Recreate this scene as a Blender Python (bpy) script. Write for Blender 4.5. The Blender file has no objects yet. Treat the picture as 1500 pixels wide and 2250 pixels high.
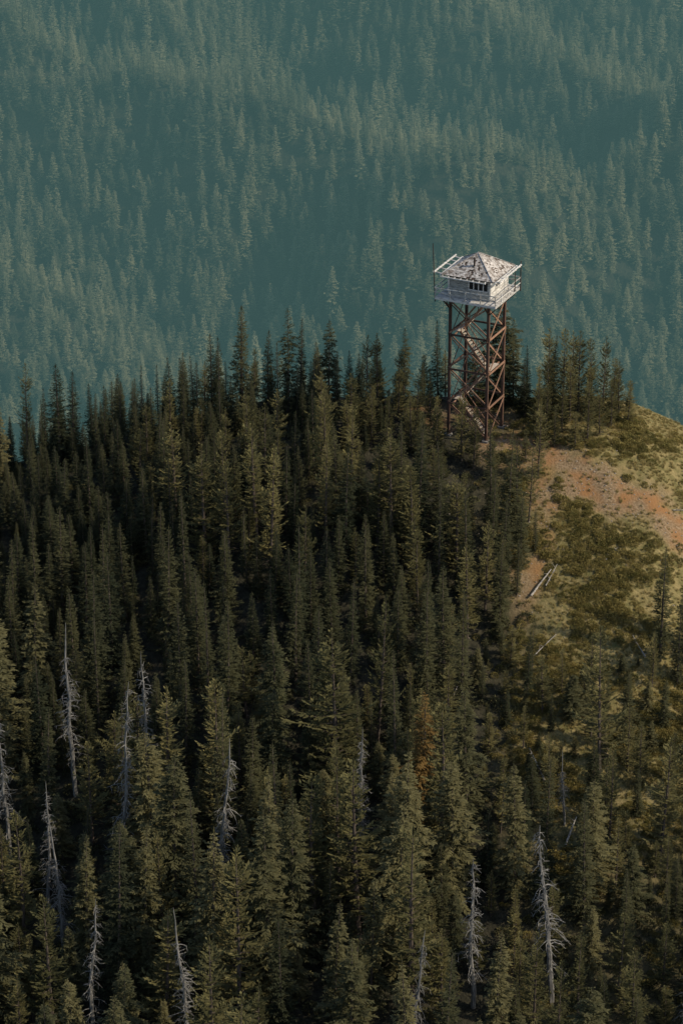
import bpy, math, random
import numpy as np
from mathutils import Vector, Matrix

random.seed(7)
RNG = np.random.RandomState(11)
scene = bpy.context.scene
COL = scene.collection

# ------------------------------------------------------------------ noise / terrain
LAT = np.random.RandomState(5).rand(256, 256)
def vnoise(x, y, sc, off=0.0):
    x = np.asarray(x, float) / sc + off * 17.3 + 1000
    y = np.asarray(y, float) / sc + off * 9.7 + 1000
    xi = np.floor(x).astype(int); yi = np.floor(y).astype(int)
    fx = x - xi; fy = y - yi
    fx = fx * fx * (3 - 2 * fx); fy = fy * fy * (3 - 2 * fy)
    a = LAT[xi % 256, yi % 256]; b = LAT[(xi + 1) % 256, yi % 256]
    c = LAT[xi % 256, (yi + 1) % 256]; d = LAT[(xi + 1) % 256, (yi + 1) % 256]
    return (a * (1 - fx) + b * fx) * (1 - fy) + (c * (1 - fx) + d * fx) * fy - 0.5

CX = [-400, -120, -80, -60, -46, -37, -30, -22, -14, 0, 12, 16, 20, 30, 60, 120, 400]
CZ = [-160, -44, -21, -12, -7, -5, -2.6, -0.6, 0.2, 0, 0.1, -0.6, -2.3, -8, -26, -64, -200]

def spur(X, Y, p0, p1, h0, h1, wf, wb):
    dx, dy = p1[0] - p0[0], p1[1] - p0[1]
    L = math.hypot(dx, dy); dx /= L; dy /= L
    a = (X - p0[0]) * dx + (Y - p0[1]) * dy
    s = -(X - p0[0]) * dy + (Y - p0[1]) * dx
    if dx < 0: s = -s
    t = np.clip(a / L, 0, 1)
    out = np.where(a < 0, -a, np.where(a > L, a - L, 0))
    h = h0 + (h1 - h0) * t
    w = np.where(s < 0, wf, wb)
    return h * np.exp(-(s / w) ** 2) * np.exp(-(out / 45.0) ** 2)

def height(X, Y):
    X = np.asarray(X, float); Y = np.asarray(Y, float)
    zc = np.interp(X, CX, CZ)
    u = np.maximum(-Y, 0)
    front = 0.42 * (np.sqrt(u * u + 16) - 4)
    v = np.maximum(Y - 7, 0)
    back = 0.7 * (np.sqrt(v * v + 9) - 3)
    near = zc - front - back + 0.5 * vnoise(X, Y, 6) + 0.25 * vnoise(X, Y, 2.2, 1) \
        + 2.0 * vnoise(X, Y, 22, 2) * np.clip(u / 20, 0, 1)
    k = 1 / (1 + np.exp(-(np.hypot(X, Y) - 4.5) * 2))
    near = near * k + (1 - k) * (-0.15)
    L = Y + 255
    hill = -308 + 0.435 * 30 * np.log1p(np.exp(np.clip((L - 835) / 30, -30, 30))) \
        + np.where(L > 1735, 0.435 * (L - 1735), 0)
    hill = np.minimum(hill, 120 + 0.02 * (L - 1500))
    hill = hill + spur(X, Y, (175, 750), (-45, 650), 76, 10, 62, 20)
    hill = hill + spur(X, Y, (-190, 805), (34, 705), 60, 28, 46, 20)
    hill = hill + spur(X, Y, (-60, 905), (90, 770), 28, 30, 32, 18)
    hill = hill + spur(X, Y, (-170, 700), (-60, 640), 20, 6, 40, 22)
    hill = hill + spur(X, Y, (-150, 900), (-60, 800), 26, 16, 30, 20)
    hill = hill + 22 * vnoise(X, Y, 62, 3) + 14 * vnoise(X, Y, 26, 4)
    return np.maximum(near, hill)

def H1(x, y):
    return float(height(np.array([x]), np.array([y]))[0])

# ------------------------------------------------------------------ materials
def newmat(name):
    m = bpy.data.materials.new(name); m.use_nodes = True
    nt = m.node_tree; nt.nodes.clear()
    return m, nt, nt.nodes, nt.links

def foliage_mat(name, dark, light, transl=0.25, tipcol=None, tipk=0.7):
    m, nt, N, L = newmat(name)
    out = N.new('ShaderNodeOutputMaterial')
    oi = N.new('ShaderNodeObjectInfo')
    at = N.new('ShaderNodeAttribute'); at.attribute_name = 'tipv'
    nz = N.new('ShaderNodeTexNoise'); nz.inputs['Scale'].default_value = 1.3; nz.inputs['Detail'].default_value = 3
    tc = N.new('ShaderNodeTexCoord'); L.new(tc.outputs['Object'], nz.inputs['Vector'])
    mix = N.new('ShaderNodeMix'); mix.data_type = 'RGBA'
    mix.inputs['A'].default_value = (*dark, 1); mix.inputs['B'].default_value = (*light, 1)
    ad = N.new('ShaderNodeMath'); ad.operation = 'MULTIPLY_ADD'
    L.new(oi.outputs['Random'], ad.inputs[0]); ad.inputs[1].default_value = 0.95
    sb = N.new('ShaderNodeMath'); sb.operation = 'MULTIPLY_ADD'; sb.inputs[1].default_value = 1.2; sb.inputs[2].default_value = -0.55
    L.new(nz.outputs['Fac'], sb.inputs[0]); L.new(sb.outputs[0], ad.inputs[2]); ad.use_clamp = True
    L.new(ad.outputs[0], mix.inputs['Factor'])
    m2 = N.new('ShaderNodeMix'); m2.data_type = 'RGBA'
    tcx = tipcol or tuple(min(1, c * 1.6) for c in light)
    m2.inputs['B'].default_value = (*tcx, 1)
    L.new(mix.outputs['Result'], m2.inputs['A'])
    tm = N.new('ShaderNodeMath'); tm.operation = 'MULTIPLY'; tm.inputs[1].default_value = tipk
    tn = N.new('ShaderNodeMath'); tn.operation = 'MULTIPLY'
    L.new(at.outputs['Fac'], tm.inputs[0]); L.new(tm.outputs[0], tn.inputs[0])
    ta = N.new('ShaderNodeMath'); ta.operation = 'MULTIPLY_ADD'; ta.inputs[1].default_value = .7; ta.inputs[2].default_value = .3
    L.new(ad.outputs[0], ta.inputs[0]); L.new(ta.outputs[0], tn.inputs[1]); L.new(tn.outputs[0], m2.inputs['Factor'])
    d = N.new('ShaderNodeBsdfDiffuse'); L.new(m2.outputs['Result'], d.inputs['Color'])
    if transl > 0:
        t = N.new('ShaderNodeBsdfTranslucent'); L.new(m2.outputs['Result'], t.inputs['Color'])
        ms = N.new('ShaderNodeMixShader'); ms.inputs[0].default_value = transl
        L.new(d.outputs[0], ms.inputs[1]); L.new(t.outputs[0], ms.inputs[2]); L.new(ms.outputs[0], out.inputs['Surface'])
    else:
        L.new(d.outputs[0], out.inputs['Surface'])
    return m

def wood_mat(name, c1, c2, scale=(3, 3, 0.6), rough=0.85, detail=6, contrast=(0.3, 0.7)):
    m, nt, N, L = newmat(name)
    out = N.new('ShaderNodeOutputMaterial'); b = N.new('ShaderNodeBsdfPrincipled')
    tc = N.new('ShaderNodeTexCoord'); mp = N.new('ShaderNodeMapping'); mp.inputs['Scale'].default_value = scale
    nz = N.new('ShaderNodeTexNoise'); nz.inputs['Scale'].default_value = 3; nz.inputs['Detail'].default_value = detail
    cr = N.new('ShaderNodeValToRGB')
    cr.color_ramp.elements[0].position = contrast[0]; cr.color_ramp.elements[0].color = (*c1, 1)
    cr.color_ramp.elements[1].position = contrast[1]; cr.color_ramp.elements[1].color = (*c2, 1)
    L.new(tc.outputs['Object'], mp.inputs[0]); L.new(mp.outputs[0], nz.inputs['Vector'])
    L.new(nz.outputs['Fac'], cr.inputs[0])
    at = N.new('ShaderNodeAttribute'); at.attribute_name = 'rnd'
    mul = N.new('ShaderNodeMix'); mul.data_type = 'RGBA'; mul.blend_type = 'MULTIPLY'; mul.inputs['Factor'].default_value = 1
    mr = N.new('ShaderNodeMapRange'); mr.inputs['To Min'].default_value = 0.62; mr.inputs['To Max'].default_value = 1.15
    L.new(at.outputs['Fac'], mr.inputs['Value'])
    L.new(cr.outputs[0], mul.inputs['A']); L.new(mr.outputs[0], mul.inputs['B'])
    L.new(mul.outputs['Result'], b.inputs['Base Color'])
    b.inputs['Roughness'].default_value = rough
    b.inputs['Specular IOR Level'].default_value = 0.2
    bp = N.new('ShaderNodeBump'); bp.inputs['Strength'].default_value = 0.4; bp.inputs['Distance'].default_value = 0.03
    L.new(nz.outputs['Fac'], bp.inputs['Height']); L.new(bp.outputs[0], b.inputs['Normal'])
    L.new(b.outputs[0], out.inputs['Surface'])
    return m

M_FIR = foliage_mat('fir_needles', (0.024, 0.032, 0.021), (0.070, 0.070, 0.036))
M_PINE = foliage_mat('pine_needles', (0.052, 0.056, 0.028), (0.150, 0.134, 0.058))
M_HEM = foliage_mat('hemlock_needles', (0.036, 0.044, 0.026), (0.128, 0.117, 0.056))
M_DYING = foliage_mat('dying_needles', (0.10, 0.065, 0.025), (0.17, 0.11, 0.04))
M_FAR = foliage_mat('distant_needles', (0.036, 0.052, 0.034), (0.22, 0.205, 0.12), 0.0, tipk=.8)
M_SHRUB = foliage_mat('shrub_leaves', (0.095, 0.095, 0.032), (0.27, 0.22, 0.08), 0.35)
M_GRASS = foliage_mat('grass_blades', (0.18, 0.16, 0.06), (0.34, 0.27, 0.12), 0.35)
M_BARK = wood_mat('bark', (0.045, 0.035, 0.028), (0.13, 0.105, 0.085))
M_DEAD = wood_mat('dead_wood', (0.085, 0.085, 0.08), (0.27, 0.26, 0.24))
M_LOG = wood_mat('bleached_log', (0.20, 0.18, 0.155), (0.45, 0.42, 0.37))

# ------------------------------------------------------------------ mesh buffer
class Buf:
    def __init__(s):
        s.v = []; s.f = []; s.m = []; s.t = []; s.r = []
    def quad(s, pts, mi=0, tv=None, r=0.5):
        i = len(s.v); s.v.extend(pts); n = len(pts)
        s.f.append(tuple(range(i, i + n))); s.m.append(mi); s.r.append(r)
        s.t.extend(tv if tv else [0.0] * n)
    def tube(s, pts, rad, n=6, mi=0, tv=0.0, r=0.5):
        base = len(s.v)
        P = [Vector(p) for p in pts]
        for k, p in enumerate(P):
            d = (P[min(k + 1, len(P) - 1)] - P[max(k - 1, 0)]).normalized()
            a = d.orthogonal().normalized() if abs(d.z) < 0.99 else Vector((1, 0, 0))
            a = (a - d * a.dot(d)).normalized()
            b = d.cross(a)
            for j in range(n):
                th = 2 * math.pi * j / n
                s.v.append(tuple(p + (a * math.cos(th) + b * math.sin(th)) * rad[k])); s.t.append(tv)
        for k in range(len(P) - 1):
            for j in range(n):
                a0 = base + k * n + j; a1 = base + k * n + (j + 1) % n
                s.f.append((a0, a1, a1 + n, a0 + n)); s.m.append(mi); s.r.append(r)
    def beam(s, p0, p1, w, h, mi=0, up=(0, 0, 1), r=None):
        if r is None: r = random.random()
        p0 = Vector(p0); p1 = Vector(p1); d = (p1 - p0).normalized(); up = Vector(up)
        if abs(d.dot(up)) > 0.98: up = Vector((0, 1, 0))
        x = d.cross(up).normalized(); y = x.cross(d).normalized()
        i = len(s.v)
        for p in (p0, p1):
            for a, b in ((-1, -1), (1, -1), (1, 1), (-1, 1)):
                s.v.append(tuple(p + x * a * w / 2 + y * b * h / 2)); s.t.append(0)
        for f in ((0, 3, 2, 1), (4, 5, 6, 7), (0, 1, 5, 4), (1, 2, 6, 5), (2, 3, 7, 6), (3, 0, 4, 7)):
            s.f.append(tuple(i + q for q in f)); s.m.append(mi); s.r.append(r)
    def box(s, lo, hi, mi=0, r=None):
        if r is None: r = random.random()
        i = len(s.v)
        for z in (lo[2], hi[2]):
            for x, y in ((lo[0], lo[1]), (hi[0], lo[1]), (hi[0], hi[1]), (lo[0], hi[1])):
                s.v.append((x, y, z)); s.t.append(0)
        for f in ((0, 3, 2, 1), (4, 5, 6, 7), (0, 1, 5, 4), (1, 2, 6, 5), (2, 3, 7, 6), (3, 0, 4, 7)):
            s.f.append(tuple(i + q for q in f)); s.m.append(mi); s.r.append(r)
    def mesh(s, name, mats):
        me = bpy.data.meshes.new(name)
        me.from_pydata(s.v, [], s.f)
        for m in mats: me.materials.append(m)
        me.polygons.foreach_set('material_index', s.m)
        a = me.attributes.new('tipv', 'FLOAT', 'POINT'); a.data.foreach_set('value', s.t)
        a = me.attributes.new('rnd', 'FLOAT', 'FACE'); a.data.foreach_set('value', s.r)
        me.update()
        return me

# ------------------------------------------------------------------ trees
def spray(B, R, p, a, l, e, droop, upt, mi, dens, tw):
    ca, sa = math.cos(a), math.sin(a)
    fw = Vector((ca, sa, 0)); sd = Vector((-sa, ca, 0))
    def P(t):
        return p + fw * (l * t * math.cos(e)) + Vector((0, 0, l * (math.sin(e) * t - droop * t * t + upt * t ** 3)))
    n = max(3, int(l * dens))
    for k in range(n):
        t = 0.12 + 0.88 * (k + R.random()) / n
        q = P(t); tan = (P(min(1, t + 0.1)) - P(t - 0.1)).normalized()
        for sg in (-1, 1):
            if R.random() < 0.12: continue
            ln = tw * (0.65 + 0.7 * R.random()) * (1.1 - 0.45 * t)
            ln = min(ln, l * 0.6)
            d = (tan * (0.55 + 0.5 * R.random()) + sd * sg * (0.45 + 0.6 * R.random()) + Vector((0, 0, -0.35 + 0.55 * R.random()))).normalized()
            w = d.cross(Vector((R.uniform(-.4, .4), R.uniform(-.4, .4), 1)))
            w = w.normalized() * ln * 0.17
            mid = q + d * ln * 0.45
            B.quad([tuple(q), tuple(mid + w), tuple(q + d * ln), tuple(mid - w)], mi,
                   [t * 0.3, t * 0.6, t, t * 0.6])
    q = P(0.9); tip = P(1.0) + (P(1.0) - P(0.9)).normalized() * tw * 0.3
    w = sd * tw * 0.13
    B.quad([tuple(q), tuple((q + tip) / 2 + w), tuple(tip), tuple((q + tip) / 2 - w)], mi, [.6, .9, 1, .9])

def conifer(name, seed, H, Rm, kind, fmat, z0=None):
    R = random.Random(seed); B = Buf()
    bend = (R.uniform(-1, 1) * 0.015 * H, R.uniform(-1, 1) * 0.015 * H)
    def axis(z):
        t = z / H
        return Vector((bend[0] * math.sin(t * 3), bend[1] * math.sin(t * 2.3), z))
    r0 = 0.010 * H + 0.03
    zs = [-0.6, 0.0] + [H * k / 8 for k in range(1, 9)]
    B.tube([axis(max(z, 0)) + Vector((0, 0, min(z, 0))) for z in zs], [r0 * 1.25] + [max(0.008, r0 * (1 - z / H) ** 0.8) for z in zs[1:]], 6, 0)
    if kind == 'fir':   zz0, dz, nb, pw, gap = 0.04, 0.24, 6, 0.9, 0.08
    elif kind == 'pine': zz0, dz, nb, pw, gap = 0.16, 0.36, 5, 0.60, 0.16
    elif kind == 'hem': zz0, dz, nb, pw, gap = 0.08, 0.42, 7, 0.78, 0.12
    else:                zz0, dz, nb, pw, gap = 0.08, 0.8, 6, 0.8, 0.05
    z0 = zz0 if z0 is None else z0
    z = H * z0
    ph = R.random() * 6
    if kind == 'pine':
        for k in range(9):
            zz = H * (0.06 + z0 * R.random()); a = R.random() * 6.28; l = Rm * R.uniform(.3, .7)
            p = axis(zz); B.tube([p, p + Vector((math.cos(a) * l, math.sin(a) * l, -0.2 * l))], [0.03, 0.01], 3, 0)
    f1, f2, f3 = R.uniform(0, 6), R.uniform(0, 6), R.uniform(0, 6)
    while z < H * 0.985:
        t = (z / H - z0) / (1 - z0)
        prof = (1 - t) ** pw
        if t < 0.12: prof *= 0.72 + 0.28 * t / 0.12
        if kind == 'pine': prof *= 0.80 + 0.25 * math.sin(t * 17 + f1)
        elif kind == 'hem': prof *= 0.86 + 0.16 * math.sin(t * 23 + f1)
        if R.random() < .06: prof *= .6
        for b in range(nb):
            if R.random() < gap: continue
            a = ph + 6.283 * b / nb + R.uniform(-.35, .35)
            l = Rm * prof * R.uniform(0.55, 1.15) * (1 + 0.24 * math.sin(a * 2 + f2 + z * .6) + .16 * math.sin(a + f3 - z * .9)) + 0.05
            if R.random() < 0.08: l *= 1.3
            p = axis(z + R.uniform(-.35, .35) * dz)
            if kind == 'fir':
                spray(B, R, p, a, l, R.uniform(-0.15, 0.12) + 0.35 * t, 0.28, 0.22, 1, 8.5, 0.34)
            elif kind == 'pine':
                e = R.uniform(0.0, 0.3) + 0.5 * t
                spray(B, R, p, a, l, e, 0.10, 0.28, 1, 9.0, 0.40)
                if l > 0.6:
                    B.tube([p, p + Vector((math.cos(a), math.sin(a), math.tan(e) * .8)) * l * 0.6], [0.025, 0.008], 3, 0)
            elif kind == 'hem':
                spray(B, R, p, a, l, R.uniform(-0.02, 0.2) + 0.35 * t, 0.50, 0.20, 1, 8.0, 0.48)
            else:
                spray(B, R, p, a, l, R.uniform(-0.1, 0.1) + 0.3 * t, 0.35, 0.2, 1, 2.2, 1.15)
        ph += 0.9 + R.random() * .5
        z += dz * R.uniform(0.75, 1.25) * (0.6 + 0.4 * (1 - t))
    top = axis(H)
    for k in range(4):
        a = R.random() * 6.28
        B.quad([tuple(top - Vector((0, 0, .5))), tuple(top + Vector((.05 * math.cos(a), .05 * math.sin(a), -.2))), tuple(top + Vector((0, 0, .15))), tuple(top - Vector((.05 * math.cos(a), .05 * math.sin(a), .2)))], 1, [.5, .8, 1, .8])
    return B.mesh(name, [M_BARK, fmat])

def snag(name, seed, H, curl=1.0, lean=0.0, top=0.96):
    R = random.Random(seed); B = Buf()
    n = 14; pts = []; x = y = 0
    for k in range(n + 1):
        pts.append((x, y, H * k / n - (0.5 if k == 0 else 0))); x += (R.uniform(-.09, .09) + lean) * H / 14; y += R.uniform(-.09, .09) * H / 14
    rad = [(0.009 * H + .02) * (1 - k / n) ** 0.7 + 0.012 for k in range(n + 1)]
    B.tube(pts, rad, 6, 0)
    c0 = R.uniform(.45, .75)
    for k in range(int(H * 7.5)):
        t = R.uniform(0.2, top) if R.random() < .55 else min(top, max(.2, R.gauss(c0, .16)))
        i = int(t * n); f = t * n - i
        p = Vector(pts[i]) * (1 - f) + Vector(pts[min(i + 1, n)]) * f
        a = R.random() * 6.28; l = (1.15 - t) * R.uniform(0.15, 1.3) * H * 0.085 + 0.12
        d = Vector((math.cos(a), math.sin(a), 0)); side = Vector((-math.sin(a), math.cos(a), 0)) * R.uniform(-.8, .8)
        cu = curl * R.uniform(.3, 1.4)
        def Q(s_): return p + d * l * (s_ - .25 * s_ * s_) + side * l * s_ * s_ + Vector((0, 0, l * cu * (0.35 * s_ - 1.15 * s_ * s_)))
        B.tube([Q(s_) for s_ in (0, .35, .7, 1)], [0.032, 0.025, 0.016, 0.009], 3, 0, r=R.random())
        for _ in range(3):
            qq = Q(R.uniform(.35, .95))
            B.tube([qq, qq + Vector((R.uniform(-.3, .3), R.uniform(-.3, .3), R.uniform(-.4, .1)))], [0.013, 0.007], 3, 0, r=R.random())
    return B.mesh(name, [M_DEAD])

MESH = {'fir': [], 'pine': [], 'hem': [], 'dead': [], 'dying': []}
for k in range(7):
    MESH['fir'].append((conifer('fir_tree_mesh', 10 + k, 10, [0.9, 1.15, 1.0, 1.3, 0.8, 1.2, 1.05][k], 'fir', M_FIR), 10))
for k in range(6):
    MESH['pine'].append((conifer('pine_tree_mesh', 40 + k, 10, [1.6, 1.9, 1.45, 1.8, 1.4, 2.0][k], 'pine', M_PINE, [.18, .08, .22, .06, .12, .05][k]), 10))
for k in range(5):
    MESH['hem'].append((conifer('hemlock_tree_mesh', 70 + k, 14, [2.4, 2.9, 2.1, 2.7, 3.2][k], 'hem', M_HEM), 14))
for k in range(6):
    MESH['dead'].append((snag('dead_tree_mesh', 90 + k, 13, [1.0, 0.4, 1.4, 0.8, 1.1, .2][k], [0, .04, -.05, .01, -.08, .06][k], [.96, .8, .9, .96, .7, .92][k]), 13))
MESH['dying'].append((conifer('dying_fir_mesh', 120, 12, 1.9, 'hem', M_DYING), 12))
MESH['dark'] = [(conifer('broad_fir_mesh', 131 + k, 10, 2.3, 'hem', M_FIR, .03), 10) for k in range(2)]
NAMES = {'fir': 'fir_tree', 'pine': 'pine_tree', 'hem': 'hemlock_tree', 'dead': 'dead_tree', 'dying': 'dying_fir_tree', 'dark': 'fir_tree'}

placed = []
def tree(kind, x, y, h, wf=1.0, var=None):
    lst = MESH[kind]; me, bh = lst[random.randrange(len(lst)) if var is None else var % len(lst)]
    ob = bpy.data.objects.new(NAMES[kind], me); COL.objects.link(ob)
    s = h / bh
    ob.location = (x, y, H1(x, y) - 0.05)
    ws = s ** 0.75 * wf
    ob.scale = (ws, ws, s)
    tl = .06 if kind == 'dead' else .03
    ob.rotation_euler = (random.uniform(-tl, tl), random.uniform(-tl, tl), random.uniform(0, 6.28))
    placed.append((x, y))
    return ob

hero = [
 ('hem', -46.0, 3, 8.5, .9), ('pine', -43.8, 5, 11.3, .8), ('fir', -40.4, 4, 10.8, 1.4), ('fir', -39.2, 4.5, 9.6, 1.2),
 ('fir', -36, 4, 7.6, 1), ('fir', -34.5, 5, 7.0, 1), ('fir', -33.2, 4, 7.2, .9), ('fir', -32.2, 4, 8.3, .8), ('fir', -30.6, 4, 7.9, .8),
 ('fir', -29.5, 4, 8.4, .9), ('fir', -28.0, 3, 8.8, 1), ('fir', -26.7, 3, 7.6, 1), ('fir', -25.5, 4, 9.8, 1.1), ('fir', -24.6, 3, 9.7, 1),
 ('fir', -22.6, 4, 12.0, 1.45), ('fir', -20.0, 4, 9.2, 1.1), ('fir', -19.0, 3, 8.2, .9), ('dark', -18.0, 4, 11.4, .75), ('fir', -16.9, 4, 10.3, 1),
 ('dark', -14.2, 4, 9.8, 1.0), ('fir', -15.6, 1, 7.4, 1), ('fir', -12.0, 3, 6.8, 1), ('pine', -10.5, 2, 8.6, 1), ('pine', -9.3, 3, 8.5, 1), ('dark', -6.8, 5, 8.4, .75),
 ('pine', -7.4, 3.5, 6.5, .9), ('fir', -5.0, 5, 4.6, .9), ('fir', -3.4, 6, 8.8, .9), ('fir', -4.2, 3, 5, .9), ('dark', 2.7, 5.9, 10.9, 1.35), ('dark', 4.0, 6.5, 8.8, .9),
 ('fir', 5.2, 5, 6.6, 1), ('pine', 7.5, 4, 8.9, 1, 1), ('pine', 8.7, 5, 8.4, .9, 3), ('pine', 10.2, 4, 8.5, 1, 5), ('pine', 12.5, 3.5, 8.3, .8, 1),
 ('pine', 14.9, 2.5, 4.4, 1.3, 3), ('pine', 9.2, 1.5, 6.6, 1, 5), ('pine', 11.0, 2, 5.8, 1, 1), ('pine', 6.2, 1.0, 6.2, .9, 3), ('pine', 13.6, 5, 5.6, 1, 3),
 ('pine', 5.6, -3.0, 6.2, 1.1, 1), ('pine', 6.6, -2.0, 5.6, 1, 3), ('pine', 10.6, -2.6, 6.2, .95, 5), ('pine', 11.5, 5, 7.2, 1, 3), ('fir', 8.0, 7, 6.8, 1), ('pine', 7.2, 2.6, 6.8, .9, 5), ('pine', 9.8, 6.5, 7.4, 1, 1),
 ('pine', 13.2, 1.2, 5.0, 1, 3), ('pine', 8.3, -.6, 5, 1, 5), ('pine', 14.2, 4.2, 5.8, 1, 1), ('pine', 7.4, -3.4, 4.4, 1, 3),
 ('pine', -4.3, .6, 5.6, .9, 5), ('pine', -3.6, -2.9, 5.0, 1, 3), ('fir', 4.9, 2.6, 6.2, 1.2), ('pine', 4.6, -5.6, 3.4, 1.1, 3), ('pine', 1.2, -7.4, 4.4, 1.2, 5), ('pine', 9.4, -3.6, 3.6, 1.2, 3), ('pine', 11.9, -1.2, 4.6, 1.1, 5),
 ('pine', -1.5, -5.2, 7.0, 1.1, 1), ('pine', -.4, -6.0, 6.2, 1, 3), ('pine', -3.8, -5, 5.8, 1.1, 5), ('pine', -6.2, -4, 6, 1, 1), ('pine', -5.2, -7.5, 6.5, 1, 3),
 ('pine', -8.2, -17, 12.4, 1.2, 1), ('pine', -6.6, -18.5, 10.5, 1.2, 3), ('pine', -2.4, -18.5, 9.6, 1.35, 5), ('pine', -9.6, -16.5, 10.5, 1.1),
 ('fir', 2.3, -16, 12.0, 1.2), ('fir', 3.3, -15.5, 10.8, 1.1), ('fir', 0.9, -18, 9.6, 1), ('fir', 1.8, -20, 9, 1.1), ('pine', 4.5, -13, 7.5, 1), ('fir', 3.6, -18, 7.5, 1), ('pine', -1.6, -25, 9.5, 1.3),
 ('fir', -16.9, -30, 11.5, 1.2), ('fir', 15.6, -27, 11, 1.1), ('fir', 18.3, -25, 10, 1.2), ('fir', 17.0, -29, 9, 1), ('fir', 19.5, -29, 11, 1.1),
 ('pine', -13.2, -41.5, 16, 1.45, 1), ('pine', 9.2, -41, 15.5, 1.2, 2), ('dying', -5.8, -44.5, 12.8, 1.1), ('hem', -26.5, -52, 17, 1.15),
 ('hem', -12.3, -69, 15, 1.1), ('hem', -0.9, -68, 14, 1.0), ('hem', -41.5, -60, 20, 1.25), ('hem', -43, -34, 17, 1.25), ('hem', -40, -29, 14, 1.1),
 ('hem', -28.8, -56, 14.5, 1.1), ('hem', -18.5, -60, 18, 1.1), ('hem', -30, -68, 14, 1.1), ('fir', -20.5, -44, 11, 1.1), ('hem', -33.5, -56, 15, .9),
 ('fir', -18.3, -50, 14, 1.3), ('pine', -27.5, -43, 14, 1.3), ('pine', -30.5, -41.5, 12.5, 1.2), ('fir', 7.0, -55, 12, 1.3), ('hem', -7.5, -54, 17, 1.1),
 ('fir', -21, -52, 9.5, 1.6), ('hem', -23.5, -61, 18, 1.15), ('pine', -15, -54, 15, 1.3), ('hem', 1.5, -52, 13, 1), ('pine', -36, -62, 16, 1.2),
 ('dead', -41.2, -42.5, 15.5, 1.2, 0), ('dead', -36, -37.5, 17, 1.2, 1), ('dead', -31.7, -47.5, 19.5, 1.2, 3), ('dead', -28.6, -41.5, 17, 1.1, 5), ('dead', -23, -51.5, 17.5, 1.3, 2),
 ('dead', -35.6, -54, 14.5, 1.2, 4), ('dead', -2.3, -61.5, 15, 1.3, 3), ('dead', 4.0, -61.5, 16.5, 1.4, 0), ('dead', -7.6, -67, 13.5, 1.2, 2), ('dead', -24.3, -67, 17, 1.2, 1),
 ('dead', -37.6, -48.5, 13, 1.2, 5), ('dead', 6.0, -45, 8, 1, 4), ('dead', 14.2, -67, 11, 1.2, 2), ('dead', -11.2, -47, 13.5, 1.2, 5), ('dead', -33, -62, 15, 1.2, 3),
]
for hk in hero: tree(*hk)
snags = [(h_[1], h_[2]) for h_ in hero if h_[0] == 'dead']

CL = [(5.6, -3.4), (26, -3.0), (30, -17), (24, -25), (14.5, -25), (11.5, -29), (6, -31), (1.8, -27), (1.6, -22.5), (4.6, -19), (5.6, -13)]
def inpoly(x, y, poly):
    c = False; j = len(poly) - 1
    for i in range(len(poly)):
        xi, yi = poly[i]; xj, yj = poly[j]
        if (yi > y) != (yj > y) and x < (xj - xi) * (y - yi) / (yj - yi) + xi: c = not c
        j = i
    return c

def blocked(x, y):
    if inpoly(x, y, CL): return True
    if -4.5 < x < 5.5 and -4.5 < y < 4.6: return True
    if x > 4 and y > -4: return True
    if x > 13 and y > -25: return True
    if -3.2 < x < 5.5 and -13 < y < -3: return True
    if y > 9 and x > -30: return True
    for sx, sy in snags:            # open ground in front of the standing dead trees
        if abs(x - sx) < 1.4 and -4.5 < y - sy < 0: return True
    return False

nfill = 0
PX = [p[0] for p in placed]; PY = [p[1] for p in placed]
for att in range(12000):
    x = random.uniform(-56, 27); y = random.uniform(-86, 14)
    if blocked(x, y): continue
    dep = min(1, max(0, -y / 60))
    right = x > -2 and y < -24
    u = random.random()
    small = u < 0.18
    rmin = 1.5 + 1.75 * dep
    if right: rmin = 2.0 if y > -42 else 2.5
    if small: rmin *= .65
    ax = np.array(PX) - x; ay = np.array(PY) - y
    d2 = ax * ax + ay * ay
    if d2.min() < rmin * rmin: continue
    base = 6.2 + 2.6 * min(1, max(0, (-y) / 15)) + 6.8 * dep
    h = base * random.uniform(0.66, 1.2)
    if y > -4: h = random.uniform(4.0, 6.6) if x > -24 else random.uniform(4.6, 7.4)
    if y > -12 and -12 < x < -2: h = random.uniform(3.8, 6.3)
    if y > 8: h = random.uniform(4, 7)
    if small: h *= random.uniform(.4, .7)
    cl = float(vnoise(x, y, 11, 6))
    u = random.random()
    if right:
        if y > -42: h *= random.uniform(.22, .58)
        else: h *= random.uniform(.42, .85)
        kind = 'pine' if u < 0.5 else ('fir' if u < 0.85 else 'hem')
    elif y < -38:
        kind = 'hem' if u < 0.42 + cl * .6 else ('fir' if u < 0.66 else ('pine' if u < 0.975 else 'dead'))
    elif x > -12 and y > -24:
        kind = 'pine' if u < 0.5 else 'fir'
    else:
        kind = 'fir' if u < 0.84 + cl * .6 else 'pine'
    tree(kind, x, y, h, random.uniform(.85, 1.35))
    PX.append(x); PY.append(y); nfill += 1
print('near trees', len(PX))

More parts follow.
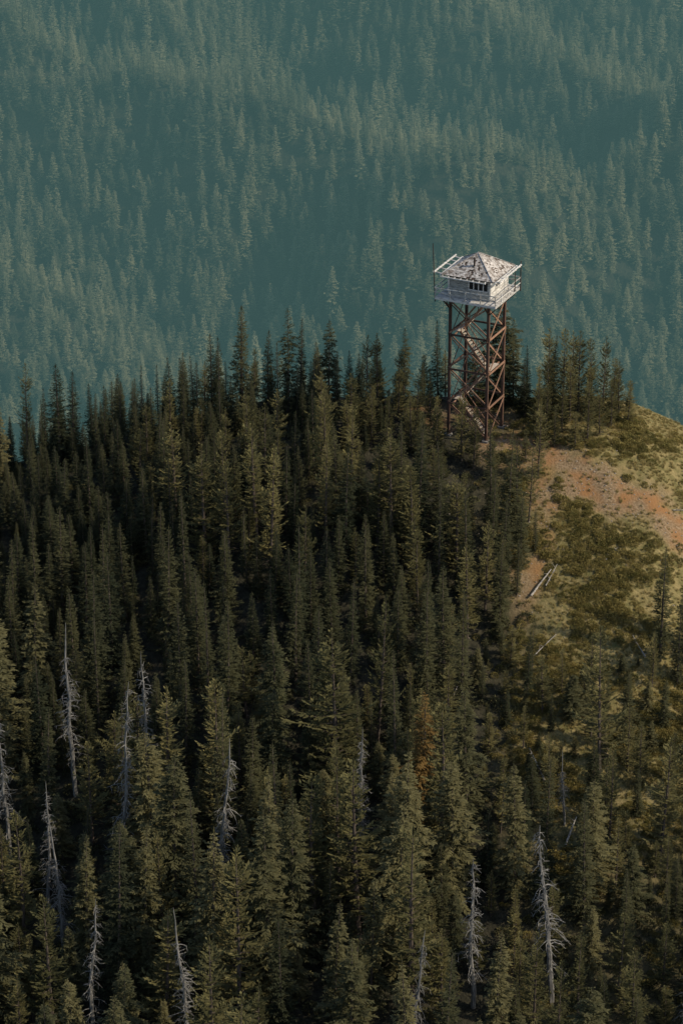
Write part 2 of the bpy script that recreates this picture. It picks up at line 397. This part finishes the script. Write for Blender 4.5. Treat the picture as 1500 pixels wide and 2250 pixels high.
# ------------------------------------------------------------------ scatter helper (geometry nodes)
def scatter(name, pts, rots, scls, idx, meshes):
    coll = bpy.data.collections.new(name + '_source')
    for i, me in enumerate(meshes):
        coll.objects.link(bpy.data.objects.new('%s_part_%02d' % (name, i), me))
    me = bpy.data.meshes.new(name)
    me.from_pydata([tuple(p) for p in pts], [], [])
    a = me.attributes.new('rot', 'FLOAT_VECTOR', 'POINT'); a.data.foreach_set('vector', np.asarray(rots, dtype=np.float32).ravel())
    a = me.attributes.new('scl', 'FLOAT_VECTOR', 'POINT'); a.data.foreach_set('vector', np.asarray(scls, dtype=np.float32).ravel())
    a = me.attributes.new('idx', 'INT', 'POINT'); a.data.foreach_set('value', np.asarray(idx, dtype=np.int32))
    ob = bpy.data.objects.new(name, me); COL.objects.link(ob)
    ng = bpy.data.node_groups.new(name + '_nodes', 'GeometryNodeTree')
    ng.interface.new_socket('Geometry', in_out='INPUT', socket_type='NodeSocketGeometry')
    ng.interface.new_socket('Geometry', in_out='OUTPUT', socket_type='NodeSocketGeometry')
    N = ng.nodes; L = ng.links
    gi = N.new('NodeGroupInput'); go = N.new('NodeGroupOutput')
    ci = N.new('GeometryNodeCollectionInfo'); ci.inputs['Collection'].default_value = coll
    ci.inputs['Separate Children'].default_value = True; ci.inputs['Reset Children'].default_value = True
    ip = N.new('GeometryNodeInstanceOnPoints'); ip.inputs['Pick Instance'].default_value = True
    def attr(n, t):
        q = N.new('GeometryNodeInputNamedAttribute'); q.data_type = t; q.inputs['Name'].default_value = n
        return q.outputs['Attribute']
    L.new(gi.outputs[0], ip.inputs['Points']); L.new(ci.outputs[0], ip.inputs['Instance'])
    L.new(attr('idx', 'INT'), ip.inputs['Instance Index'])
    L.new(attr('rot', 'FLOAT_VECTOR'), ip.inputs['Rotation'])
    L.new(attr('scl', 'FLOAT_VECTOR'), ip.inputs['Scale'])
    L.new(ip.outputs[0], go.inputs[0])
    md = ob.modifiers.new('scatter', 'NODES'); md.node_group = ng
    return ob

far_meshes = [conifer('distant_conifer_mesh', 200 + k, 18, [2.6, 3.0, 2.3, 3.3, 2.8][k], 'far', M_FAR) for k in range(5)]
step = 4.4
gx, gy = np.meshgrid(np.arange(-180, 168, step), np.arange(585, 935, step))
gx = gx.ravel() + RNG.uniform(-.48, .48, gx.size) * step; gy = gy.ravel() + RNG.uniform(-.48, .48, gy.size) * step
keep = RNG.rand(gx.size) > 0.10 + 0.25 * (vnoise(gx, gy, 18, 8) > 0.22)
gx = gx[keep]; gy = gy[keep]
gz = height(gx, gy) - 0.3
n = gx.size
hs = RNG.uniform(0.45, 1.0, n) * (1 + 0.55 * vnoise(gx, gy, 30, 9)) * np.where(RNG.rand(n) < 0.08, 1.4, 1)
ws = hs ** 0.6 * RNG.uniform(0.85, 1.3, n)
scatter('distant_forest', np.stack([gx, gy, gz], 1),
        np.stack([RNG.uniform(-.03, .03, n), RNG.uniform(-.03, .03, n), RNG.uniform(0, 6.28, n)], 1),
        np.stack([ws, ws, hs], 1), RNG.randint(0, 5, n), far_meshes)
print('far trees', n)

# ------------------------------------------------------------------ ground
xs = np.concatenate([np.linspace(-6000, -700, 12), np.arange(-600, -72, 8), np.arange(-72, 46, 0.55), np.arange(46, 600, 8), np.linspace(700, 6000, 12)])
ys = np.concatenate([np.linspace(-3000, -500, 8), np.arange(-440, -96, 8), np.arange(-96, 28, 0.55), np.arange(28, 560, 8), np.arange(560, 960, 4), np.arange(960, 1500, 12), np.linspace(1600, 9000, 14)])
GX, GY = np.meshgrid(xs, ys)
GZ = height(GX, GY)
def segdist(X, Y, pl):
    best = np.full(X.shape, 1e9)
    for (x0, y0), (x1, y1) in zip(pl[:-1], pl[1:]):
        dx, dy = x1 - x0, y1 - y0; t = np.clip(((X - x0) * dx + (Y - y0) * dy) / (dx * dx + dy * dy), 0, 1)
        best = np.minimum(best, np.hypot(X - x0 - t * dx, Y - y0 - t * dy))
    return best
def dirtmask(X, Y):
    nz = vnoise(X, Y, 2.8, 12) * 3.2 + vnoise(X, Y, 0.8, 13) * 2.0
    d1 = segdist(X, Y, [(3, -2.5), (5, -4), (8.5, -6.3), (12, -8.6), (17, -11), (26, -14)])
    d2 = segdist(X, Y, [(6, -5), (6.2, -12), (5.5, -17.5), (2.5, -23)])
    d3 = segdist(X, Y, [(-6, 3), (5, 3)])
    a = np.clip(1.05 - (d1 - 1.1 + nz) * .5, 0, 1); b = np.clip(.75 - (d2 - 0.2 + nz) * .6, 0, 1) * .85; c = np.clip(.8 - (d3 - 2 + nz), 0, 1) * .5
    return np.maximum(np.maximum(a, b), c)
def grassmask(X, Y):
    k = 1 / (1 + np.exp(-(X - 3.0 + vnoise(X, Y, 5, 14) * 3) * 0.9))
    f = np.clip((Y + 60) / 22, 0.2, 1)
    return k * f * (Y < 30) * (Y > -100)
D = dirtmask(GX, GY); G = grassmask(GX, GY)
ny, nx = GX.shape
verts = np.stack([GX.ravel(), GY.ravel(), GZ.ravel()], 1)
ii = np.arange(nx * ny).reshape(ny, nx)
faces = np.stack([ii[:-1, :-1].ravel(), ii[:-1, 1:].ravel(), ii[1:, 1:].ravel(), ii[1:, :-1].ravel()], 1)
gm = bpy.data.meshes.new('ground')
gm.vertices.add(len(verts)); gm.vertices.foreach_set('co', verts.ravel().astype(np.float32))
gm.loops.add(faces.size); gm.loops.foreach_set('vertex_index', faces.ravel().astype(np.int32))
gm.polygons.add(len(faces)); gm.polygons.foreach_set('loop_start', (np.arange(len(faces)) * 4).astype(np.int32))
gm.update(calc_edges=True); gm.validate()
gm.polygons.foreach_set('use_smooth', np.ones(len(gm.polygons), dtype=bool))
for nm, arr in (('dirt', D), ('grass', G)):
    a = gm.attributes.new(nm, 'FLOAT', 'POINT'); a.data.foreach_set('value', arr.ravel().astype(np.float32))
ground = bpy.data.objects.new('ground', gm); COL.objects.link(ground)
m, nt, N, L = newmat('ground_soil')
out = N.new('ShaderNodeOutputMaterial'); b = N.new('ShaderNodeBsdfPrincipled'); b.inputs['Roughness'].default_value = 0.95
b.inputs['Specular IOR Level'].default_value = 0.1
tc = N.new('ShaderNodeTexCoord')
def noise_(sc, det=6):
    q = N.new('ShaderNodeTexNoise'); q.inputs['Scale'].default_value = sc; q.inputs['Detail'].default_value = det
    L.new(tc.outputs['Object'], q.inputs['Vector']); return q
def mixc(a, bcol, fac):
    q = N.new('ShaderNodeMix'); q.data_type = 'RGBA'
    for s_, v in (('A', a), ('B', bcol)):
        if isinstance(v, tuple): q.inputs[s_].default_value = (*v, 1)
        else: L.new(v, q.inputs[s_])
    L.new(fac, q.inputs['Factor']); return q.outputs['Result']
def ramp(src, lo, hi):
    q = N.new('ShaderNodeMapRange'); q.inputs['From Min'].default_value = lo; q.inputs['From Max'].default_value = hi
    L.new(src, q.inputs['Value']); return q.outputs[0]
n1 = noise_(1.4); n2 = noise_(5.0); n3 = noise_(0.35)
floor_ = mixc((0.022, 0.022, 0.016), (0.052, 0.048, 0.032), ramp(n1.outputs['Fac'], .35, .65))
grass_ = mixc((0.115, 0.105, 0.040), (0.25, 0.20, 0.09), ramp(n1.outputs['Fac'], .35, .65))
dirt_ = mixc((0.145, 0.098, 0.052), (0.28, 0.205, 0.125), ramp(n2.outputs['Fac'], .35, .68))
dirt_ = mixc(dirt_, (0.245, 0.130, 0.055), ramp(n3.outputs['Fac'], .45, .64))
ag = N.new('ShaderNodeAttribute'); ag.attribute_name = 'grass'
ad = N.new('ShaderNodeAttribute'); ad.attribute_name = 'dirt'
c = mixc(floor_, grass_, ag.outputs['Fac']); c = mixc(c, dirt_, ad.outputs['Fac'])
L.new(c, b.inputs['Base Color'])
bp = N.new('ShaderNodeBump'); bp.inputs['Strength'].default_value = 0.8; bp.inputs['Distance'].default_value = 0.12
L.new(n2.outputs['Fac'], bp.inputs['Height']); L.new(bp.outputs[0], b.inputs['Normal'])
L.new(b.outputs[0], out.inputs['Surface'])
gm.materials.append(m)

# ------------------------------------------------------------------ shrubs, grass, stones
def clump(name, seed, mat, r, h, n, leaf):
    R = random.Random(seed); B = Buf()
    for k in range(n):
        a = R.random() * 6.28; q = R.random() ** 0.5; el = R.random()
        p = Vector((math.cos(a) * r * q, math.sin(a) * r * q, h * (1 - q * q) * (0.35 + .65 * el)))
        d = Vector((math.cos(a) * q + R.uniform(-.5, .5), math.sin(a) * q + R.uniform(-.5, .5), R.uniform(0.1, 1))).normalized()
        w = d.cross(Vector((R.uniform(-1, 1), R.uniform(-1, 1), R.uniform(-1, 1)))).normalized() * leaf * .3
        l = leaf * R.uniform(.7, 1.4)
        B.quad([tuple(p), tuple(p + d * l * .5 + w), tuple(p + d * l), tuple(p + d * l * .5 - w)], 0, [el * .4, el * .7, el, el * .7])
    return B.mesh(name, [mat])
def tuft(name, seed, mat, n, h):
    R = random.Random(seed); B = Buf()
    for k in range(n):
        a = R.random() * 6.28; p = Vector((R.uniform(-.12, .12), R.uniform(-.12, .12), -0.03))
        d = Vector((math.cos(a) * R.uniform(.1, .8), math.sin(a) * R.uniform(.1, .8), 1)).normalized() * h * R.uniform(.5, 1.1)
        w = Vector((-math.sin(a), math.cos(a), 0)) * 0.018
        B.quad([tuple(p - w), tuple(p + w), tuple(p + d)], 0, [0, 0, 1])
    return B.mesh(name, [mat])
shr = [clump('shrub_mesh', 300 + k, M_SHRUB, .5, .42, 260, .13) for k in range(4)]
gts = [tuft('grass_tuft_mesh', 320 + k, M_GRASS, 34, .34) for k in range(4)]
def place(nc, xr, yr, prob, smin, smax, flat=1.0):
    x = RNG.uniform(*xr, nc); y = RNG.uniform(*yr, nc)
    k = RNG.rand(nc) < prob(x, y); x = x[k]; y = y[k]; z = height(x, y); n = x.size
    s = RNG.uniform(smin, smax, n)
    return np.stack([x, y, z], 1), np.stack([RNG.uniform(-.3, .3, n), RNG.uniform(-.3, .3, n), RNG.uniform(0, 6.28, n)], 1), np.stack([s, s, s * flat], 1), RNG.randint(0, 4, n)
P = place(20000, (-2, 30), (-62, 7), lambda x, y: grassmask(x, y) * (1 - dirtmask(x, y)) ** 1.3 * np.clip(0.25 + 2.6 * vnoise(x, y, 3.0, 20) + (y < -14) * .30, 0, 1) * .75, .3, 1.1)
scatter('shrubs', *P, shr); print('shrubs', len(P[0]))
P = place(7000, (-52, 28), (-86, 8), lambda x, y: np.clip(0.35 + vnoise(x, y, 5, 22), 0, 1) * (grassmask(x, y) < .5), .4, 1.4)
shr2 = [clump('undergrowth_mesh', 340 + k, M_HEM, .5, .5, 200, .15) for k in range(4)]
scatter('undergrowth', *P, shr2)
P = place(20000, (-5, 28), (-45, 8), lambda x, y: grassmask(x, y) * (1 - 0.75 * dirtmask(x, y)) * np.clip(.6 + vnoise(x, y, 2, 21), 0, 1), .5, 1.2)
scatter('grass', *P, gts); print('grass', len(P[0]))
M_ROCK = wood_mat('stone', (0.18, 0.15, 0.12), (0.38, 0.33, 0.27), (1, 1, 1))
def stone(seed):
    R = random.Random(seed); B = Buf(); n = 7
    rings = [(-.3, .7), (0, 1), (.3, .75), (.45, .3)]
    P_ = []
    for z, r in rings:
        P_.append([(math.cos(6.283 * k / n) * r * R.uniform(.8, 1.15), math.sin(6.283 * k / n) * r * R.uniform(.8, 1.15) * .75, z * R.uniform(.8, 1.2)) for k in range(n)])
    for a in range(len(P_) - 1):
        for k in range(n):
            B.quad([P_[a][k], P_[a][(k + 1) % n], P_[a + 1][(k + 1) % n], P_[a + 1][k]], 0)
    B.quad(P_[-1], 0)
    return B.mesh('stone_mesh', [M_ROCK])
P = place(9000, (-5, 26), (-26, 7), lambda x, y: dirtmask(x, y) * .22 + .03, .03, .13)
scatter('stones', *P, [stone(400 + k) for k in range(4)])

def log(x, y, ang, ln, r=0.09, lift=0.12):
    B = Buf(); R = random.Random(int(x * 100)); pts = []
    for k in range(7):
        t = k / 6 - .5; px_ = math.cos(ang) * ln * t; py_ = math.sin(ang) * ln * t
        pts.append((px_, py_, H1(x + px_, y + py_) - H1(x, y) + lift + R.uniform(-.03, .03)))
    B.tube(pts, [r * (1 - .1 * k) for k in range(7)], 7, 0)
    for k in range(5):
        p = Vector(pts[1 + k]); B.tube([p, p + Vector((R.uniform(-.4, .4), R.uniform(-.4, .4), R.uniform(.1, .4)))], [.03, .008], 4, 0)
    ob = bpy.data.objects.new('fallen_log', B.mesh('fallen_log', [M_LOG])); COL.objects.link(ob); ob.location = (x, y, H1(x, y))
log(5.3, -19.8, 0.95, 3.4, .11, .3); log(6.3, -19.0, 1.1, 2.6, .06, .3); log(5.2, -26.5, 0.8, 3.5, .06, .3); log(-2.5, -30, 1.2, 2.5, .06)
log(12, -16.5, 0.9, 2.0, .05); log(13.8, -26, 2.0, 2.4, .07, .3); log(19, -9.5, .5, 1.8, .06); log(1.6, -13.5, 2.6, 2.2, .06); log(4, -39, 1.9, 3.5, .1, .4); log(6.5, -46, 1.2, 3, .1, .4)

# ------------------------------------------------------------------ fire lookout tower
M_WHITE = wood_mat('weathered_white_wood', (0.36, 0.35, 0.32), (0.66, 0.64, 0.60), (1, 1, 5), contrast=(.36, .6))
M_GREY = wood_mat('weathered_shade_grey_siding', (0.20, 0.205, 0.19), (0.44, 0.435, 0.40), (1, 1, 6), contrast=(.36, .62))  # greyer wood for walls turned from the sun, shade put into the colour
M_SHING = wood_mat('cedar_shingles', (0.22, 0.185, 0.155), (0.54, 0.51, 0.47), (1.2, 1.2, 1.2), contrast=(.38, .56))
M_SHEATH = wood_mat('roof_sheathing', (0.09, 0.065, 0.05), (0.18, 0.13, 0.10))
M_BROWN = wood_mat('creosote_timber', (0.05, 0.030, 0.023), (0.12, 0.070, 0.050))
M_RED = wood_mat('red_brown_timber', (0.17, 0.095, 0.060), (0.35, 0.21, 0.14))  # lighter timber, also gives the right-face girts their sunlit tone
M_TREAD = wood_mat('worn_tread_wood', (0.32, 0.27, 0.21), (0.55, 0.48, 0.40))
M_METAL = wood_mat('rusty_metal', (0.03, 0.028, 0.026), (0.08, 0.06, 0.05))
m, nt, N, L = newmat('window_glass')
out = N.new('ShaderNodeOutputMaterial'); b = N.new('ShaderNodeBsdfPrincipled'); b.inputs['Base Color'].default_value = (.015, .018, .02, 1); b.inputs['Roughness'].default_value = .15
L.new(b.outputs[0], out.inputs['Surface']); M_GLASS = m

tower = bpy.data.objects.new('fire_lookout_tower', None); COL.objects.link(tower)
tower.location = (0, 0, -0.1); tower.rotation_euler = (0, 0, math.radians(-25.6))
def part(name, B, mats):
    ob = bpy.data.objects.new(name, B.mesh(name, mats)); COL.objects.link(ob); ob.parent = tower; return ob
LG = 1.95; TH = 14.0; Z = [0, 3.4, 6.9, 10.4, 13.75]
cor = [(-LG, -LG), (LG, -LG), (LG, LG), (-LG, LG)]
B = Buf()
for x, y in cor: B.beam((x, y, -1.0), (x, y, TH - .1), .24, .24)
part('legs', B, [M_BROWN])
B = Buf()
for z in Z[1:4]:
    for i in range(4):
        (x0, y0), (x1, y1) = cor[i], cor[(i + 1) % 4]
        nx_, ny_ = (y1 - y0) / (2 * LG), -(x1 - x0) / (2 * LG); o = .165
        B.beam((x0 + nx_ * o, y0 + ny_ * o, z), (x1 + nx_ * o, y1 + ny_ * o, z), .08, .18, mi=0 if i == 1 else 1)  # right face gets the lighter timber, sunlight put into the colour
part('girts', B, [M_RED, M_BROWN])
B = Buf()
for k in range(4):
    za, zb = Z[k] + .15, Z[k + 1] - .15
    for i in range(4):
        (x0, y0), (x1, y1) = cor[i], cor[(i + 1) % 4]
        nx_, ny_ = (y1 - y0) / (2 * LG), -(x1 - x0) / (2 * LG)
        near_ = i in (0, 1)
        for o, (a_, b_) in ((.17, (za, zb)), (-.17, (zb, za))):
            w_ = .14 if near_ else .07
            B.beam((x0 + nx_ * o, y0 + ny_ * o, a_), (x1 + nx_ * o, y1 + ny_ * o, b_), .06, w_, mi=random.choice([0, 0, 1]) if near_ else 1)
part('cross_braces', B, [M_RED, M_BROWN])
B = Buf()
for x, y in cor: B.box((x - .3, y - .3, -.8), (x + .3, y + .3, .12))
part('footings', B, [wood_mat('concrete', (.2, .19, .17), (.34, .32, .3), (1, 1, 1))])
B = Buf()
for k in range(4):
    za, zb = Z[k] + (0.0 if k else 0.1), Z[k + 1] if k < 3 else TH
    sgn = 1 if k % 2 == 0 else -1
    yy = -.95 if k % 2 == 0 else .15
    xa, xb = 1.35 * sgn, -1.35 * sgn
    for dy in (0, .9):
        B.beam((xa, yy + dy, za), (xb, yy + dy, zb), .06, .22, 0)
        B.beam((xa, yy + dy, za + .95), (xb, yy + dy, zb + .95), .05, .08, 0)
        for q in (0.05, .5, .95):
            xq = xa + (xb - xa) * q; zq = za + (zb - za) * q
            B.beam((xq, yy + dy, zq), (xq, yy + dy, zq + .95), .06, .06, 0)
    nt_ = 13
    for q in range(nt_):
        t = (q + .6) / nt_; xq = xa + (xb - xa) * t; zq = za + (zb - za) * t
        B.box((xq - .13, yy + .035, zq - .03), (xq + .13, yy + .865, zq + .03), 1)
    if k < 3:
        xl = -1.4 * sgn
        B.box((min(xl, xl - .45 * sgn), -.95, zb - .06), (max(xl, xl - .45 * sgn), 1.1, zb), 1)
        B.beam((xl - .2 * sgn, -1.9, zb - .12), (xl - .2 * sgn, 1.9, zb - .12), .1, .12, 0)
part('stairs', B, [M_RED, M_TREAD])
DK = 3.05
B = Buf()
for y in (-LG, -.65, .65, LG): B.beam((-DK + .1, y, TH - .02), (DK - .1, y, TH - .02), .12, .26, 0)
for x in np.arange(-DK + .1, DK, .61): B.beam((x, -DK + .1, TH + .19), (x, DK - .1, TH + .19), .07, .16, 1)
for s_ in (-1, 1):
    B.beam((s_ * LG, -LG - .9, TH + .05), (s_ * LG, LG + .9, TH + .05), .13, .24, 0)
    for t_ in (-1, 1):
        B.beam((s_ * LG, t_ * LG, TH - 1.1), (s_ * LG, t_ * (DK - .15), TH - .12), .1, .1, 0)
        B.beam((s_ * LG, t_ * LG, TH - 1.15), (s_ * (DK - .15), t_ * LG, TH - .15), .1, .1, 0)
part('platform_joists', B, [M_BROWN, M_GREY])
B = Buf(); zt = TH + .27
y = -DK
while y < DK - .01:
    ragged = random.uniform(-.06, .06)
    for seg in range(2):
        x0 = -DK + ragged if seg == 0 else 0.02; x1 = -.01 if seg == 0 else DK + ragged
        if random.random() < .97: B.box((x0, y + .008, zt), (x1, y + .142, zt + .045), 0)
    y += .15
part('catwalk_deck', B, [M_WHITE])
zt += .045
B = Buf()
for s_ in (-1, 1):
    B.beam((-DK - .03, s_ * (DK + .03), zt - .14), (DK + .03, s_ * (DK + .03), zt - .14), .05, .2, 0)
    B.beam((s_ * (DK + .03), -DK, zt - .14), (s_ * (DK + .03), DK, zt - .14), .05, .2, 0)
for t in np.linspace(-DK, DK, 5):
    for s_ in (-1, 1):
        B.beam((t, s_ * DK, zt), (t + random.uniform(-.04, .04), s_ * (DK + .02), zt + .95), .07, .07)
        if abs(t) < DK - .1: B.beam((s_ * DK, t, zt), (s_ * (DK + .02), t + random.uniform(-.04, .04), zt + .95), .07, .07)
for s_ in (-1, 1):
    for hz in (.48, .92):
        B.beam((-DK, s_ * (DK + .065), zt + hz), (DK, s_ * (DK + .065), zt + hz + random.uniform(-.08, .06)), .04, .09)
        B.beam((s_ * (DK + .065), -DK, zt + hz), (s_ * (DK + .065), DK, zt + hz + random.uniform(-.08, .06)), .04, .09)
part('catwalk_railing', B, [M_WHITE])
CB = 2.13; WH = 2.15
B = Buf()
B.box((-CB + .09, -CB + .09, zt), (CB - .09, CB - .09, zt + WH - .02), 0)
part('cabin_interior', B, [M_METAL])
def wall(name, fx, openings, mat):
    B = Buf(); bh = .145; k = 0
    while k * bh < WH - .01:
        z0 = zt + k * bh; z1 = z0 + bh - .008
        segs = [(-CB, CB)]
        for (a_, b_, c_, d_) in openings:
            if z1 > zt + c_ and z0 < zt + d_:
                ns = []
                for (p, q) in segs:
                    if p < a_: ns.append((p, min(q, a_)))
                    if q > b_: ns.append((max(p, b_), q))
                segs = ns
        for (p, q) in segs:
            cuts = [p]
            if q - p > 2: cuts.append((p + q) / 2 + random.uniform(-.8, .8))
            cuts.append(q)
            for c0, c1 in zip(cuts[:-1], cuts[1:]):
                fx(B, c0 + .004, c1 - .004, z0, z1, .03 + random.uniform(0, .012), random.random())
        k += 1
    return part(name, B, [mat, M_WHITE])
def mk(side):
    def f(B, u0, u1, z0, z1, th, r, mi=0, off=0.0):
        a, b_ = CB - .08 + off, CB - .02 + th + off
        if side == 'f': B.box((u0, -b_, z0), (u1, -a, z1), mi, r)
        if side == 'b': B.box((u0, a, z0), (u1, b_, z1), mi, r)
        if side == 'r': B.box((a, u0, z0), (b_, u1, z1), mi, r)
        if side == 'l': B.box((-b_, u0, z0), (-a, u1, z1), mi, r)
    return f
WIN = {'f': [(-.05, 1.9, .95, 1.85)], 'r': [(-.9, .1, 1.0, 1.8)], 'l': [(-1.7, 1.7, .95, 1.85)], 'b': [(-1.7, 1.7, .95, 1.85)]}
for s_, nm, mt in (('f', 'front_wall', M_GREY), ('r', 'side_wall_right', M_WHITE), ('l', 'side_wall_left', M_GREY), ('b', 'rear_wall', M_GREY)):  # sun-facing right wall in white, the others in the shade-toned grey
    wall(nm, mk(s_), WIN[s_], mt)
B = Buf(); G2 = Buf()
for s_ in 'frlb':
    f = mk(s_)
    for (a_, b_, c_, d_) in WIN[s_]:
        f(G2, a_, b_, zt + c_, zt + d_, -.045, .5, 0, 0.0)
        n_ = max(2, int(round((b_ - a_) / .5)))
        for k in range(n_ + 1):
            u = a_ + (b_ - a_) * k / n_
            f(B, u - .03, u + .03, zt + c_ - .04, zt + d_ + .04, .05, .9)
        for hz in (c_ - .04, d_ + .0):
            f(B, a_ + .0, b_, zt + hz - .03, zt + hz + .04, .062, .9)
        if s_ != 'f': f(B, a_, b_, zt + (c_ + d_) / 2 - .015, zt + (c_ + d_) / 2 + .015, .035, .8)
    f(B, -CB - .0, -CB + .12, zt, zt + WH, .07, .8); f(B, CB - .12, CB + .0, zt, zt + WH, .07, .8)
f = mk('r')
for u0, u1 in ((-1.95, -1.05), (.25, 1.05), (1.15, 1.95)):
    f(B, u0, u1, zt + .9, zt + 1.95, .06, .95); f(B, u0, u1, zt + 1.36, zt + 1.44, .09, .6)
f = mk('f')
for u0, u1 in ((-1.95, -1.1), (-1.02, -.2)):
    f(B, u0, u1, zt + .9, zt + 1.92, .055, .35, 1); f(B, u0, u1, zt + 1.36, zt + 1.44, .08, .3, 1)  # front shutters carry the painted shade tone too
part('window_frames', B, [M_WHITE, M_GREY]); part('window_glass', G2, [M_GLASS])
ze = zt + WH + .02; EV = 2.62; RH = 1.7
B = Buf()
ap = (0, 0, ze + RH - .05)
ec = [(-EV, -EV), (EV, -EV), (EV, EV), (-EV, EV)]
for i in range(4):
    a_, b_ = ec[i], ec[(i + 1) % 4]
    B.quad([(a_[0], a_[1], ze - .03), (b_[0], b_[1], ze - .03), ap], 0)
B.quad([(-EV, -EV, ze - .06), (-EV, EV, ze - .06), (EV, EV, ze - .06), (EV, -EV, ze - .06)], 0)
part('roof_sheathing', B, [M_SHEATH])
B = Buf(); NC = 15
for i in range(4):
    ang = i * math.pi / 2; ca, sa = math.cos(ang), math.sin(ang)
    def T(u, v, lift):
        w = EV * (1 - v); x, y, z = u, -w, ze + RH * v + lift
        return (x * ca - y * sa, x * sa + y * ca, z)
    for c_ in range(NC):
        v0, v1 = c_ / NC - .012, (c_ + 1) / NC + .012
        half = EV * (1 - c_ / NC); u = -half
        while u < half - .02:
            w_ = random.uniform(.13, .26); u1 = min(u + w_, half)
            pm = 0.06 + (0.18 if i == 0 and abs(u - .2) < .5 and c_ < 9 else 0)
            if random.random() > pm:
                hh = EV * (1 - (c_ + 1) / NC) + .02
                a0, a1 = max(-hh, min(hh, u)), max(-hh, min(hh, u1))
                j = random.uniform(-.01, .006); rr = random.random()
                B.quad([T(u + .006, v0 + j, .035), T(u1 - .006, v0 + j, .035), T(a1, v1, .008), T(a0, v1, .008)], 0, None, rr)
            u = u1
for sx, sy in ((-1, -1), (1, -1), (1, 1), (-1, 1)):
    for k in range(12):
        t0, t1 = k / 12, (k + 1) / 12 + .01
        B.beam((sx * EV * (1 - t0), sy * EV * (1 - t0), ze + RH * t0 + .06), (sx * EV * (1 - t1), sy * EV * (1 - t1), ze + RH * t1 + .045), .17, .025, 0)
part('roof_shingles', B, [M_SHING])
B = Buf()
for t in np.linspace(-EV + .15, EV - .15, 9):
    L_ = .42
    B.beam((t, -EV + .1, ze - .09), (t, -EV - L_ * .65, ze - .16), .09, .12); B.beam((t, EV - .1, ze - .09), (t, EV + L_ * .4, ze - .14), .09, .12)
for s_ in (-1, 1):
    for q, o in ((EV + .15, -.1), (EV + .85, .05)):
        if s_ == 1 and o > 0: q = EV + .6
        B.beam((s_ * q, -EV + .05, ze + o), (s_ * q, EV + .1, ze + o + random.uniform(.02, .12)), .12, .1, 0, r=1)
    for t in (-2.3, -1.1, .2, 1.3, 2.3):
        B.beam((s_ * (EV - .25), t, ze - .1), (s_ * (EV + (1.0 if s_ < 0 else .7)), t, ze + .03), .07, .09, 0, r=.9)
B.beam((-EV, -EV - .33, ze - .1), (EV * .75, -EV - .36, ze - .13), .07, .09, 0, r=1)
part('rafter_tails_and_shutter_frames', B, [M_WHITE])
B = Buf()
B.tube([(.15, -1.35, ze + .6), (.15, -1.35, ze + 1.6)], [.09, .09], 10, 0); B.tube([(.15, -1.35, ze + 1.6), (.15, -1.35, ze + 1.71)], [.16, .03], 10, 0)
part('stove_pipe', B, [M_METAL])
B = Buf()
B.tube([(-DK - .05, -DK + .1, zt - .5), (-DK - .35, -DK + .1, zt + 5.2)], [.06, .045], 6, 0)
B.tube([(DK + .1, DK - .2, zt - .4), (DK + .08, DK - .2, zt + 2.6)], [.07, .05], 6, 0)
B.tube([(DK + .1, DK - 1.6, zt), (DK + .1, DK - 1.6, zt + 1.9)], [.05, .04], 6, 0)
part('antenna_poles', B, [M_METAL])

# ------------------------------------------------------------------ haze in the valley, its airlight put in as emission
B = Buf(); B.box((-900, 55, -420), (900, 1800, 28), 0)
m, nt, N, L = newmat('glowing_haze_volume')
out = N.new('ShaderNodeOutputMaterial'); v = N.new('ShaderNodeVolumeAbsorption')
SG = 0.00056
v.inputs['Color'].default_value = (0.0, 0.0, 0.0, 1); v.inputs['Density'].default_value = SG
e = N.new('ShaderNodeEmission'); e.inputs['Color'].default_value = (.122, .262, .255, 1); e.inputs['Strength'].default_value = SG  # even glow stands in for scattered airlight
ads = N.new('ShaderNodeAddShader'); L.new(v.outputs[0], ads.inputs[0]); L.new(e.outputs[0], ads.inputs[1])
L.new(ads.outputs[0], out.inputs['Volume'])
hz = bpy.data.objects.new('haze', B.mesh('haze', [m])); COL.objects.link(hz)

# ------------------------------------------------------------------ light, sky, camera
EL = math.radians(37); sdir = Vector((0.95, -0.22, 0)).normalized()
S = Vector((sdir.x * math.cos(EL), sdir.y * math.cos(EL), math.sin(EL)))
sun = bpy.data.lights.new('sun', 'SUN'); sun.energy = 4.2; sun.angle = math.radians(.5); sun.color = (1, .86, .66)
so = bpy.data.objects.new('sun', sun); COL.objects.link(so); so.rotation_euler = (-S).to_track_quat('-Z', 'Y').to_euler(); so.location = (200, 0, 300)
w = bpy.data.worlds.new('World'); scene.world = w; w.use_nodes = True
N = w.node_tree.nodes; L = w.node_tree.links; N.clear()
wo = N.new('ShaderNodeOutputWorld'); bg = N.new('ShaderNodeBackground'); sk = N.new('ShaderNodeTexSky')
sk.sky_type = 'NISHITA'; sk.sun_disc = False; sk.sun_elevation = EL; sk.sun_rotation = math.atan2(sdir.x, sdir.y)
bg.inputs[1].default_value = 0.14
L.new(sk.outputs[0], bg.inputs[0]); L.new(bg.outputs[0], wo.inputs[0])

cam = bpy.data.cameras.new('camera'); co = bpy.data.objects.new('camera', cam); COL.objects.link(co)
co.location = (-12.85, -255.3, 110.3); co.rotation_euler = (math.radians(90 - 25), 0, 0)
cam.sensor_fit = 'VERTICAL'; cam.sensor_height = 24; cam.lens = 24 * 6337 / 2250
cam.clip_start = 1; cam.clip_end = 20000
scene.camera = co
scene.view_settings.view_transform = 'Standard'; scene.view_settings.look = 'None'; scene.view_settings.exposure = 0
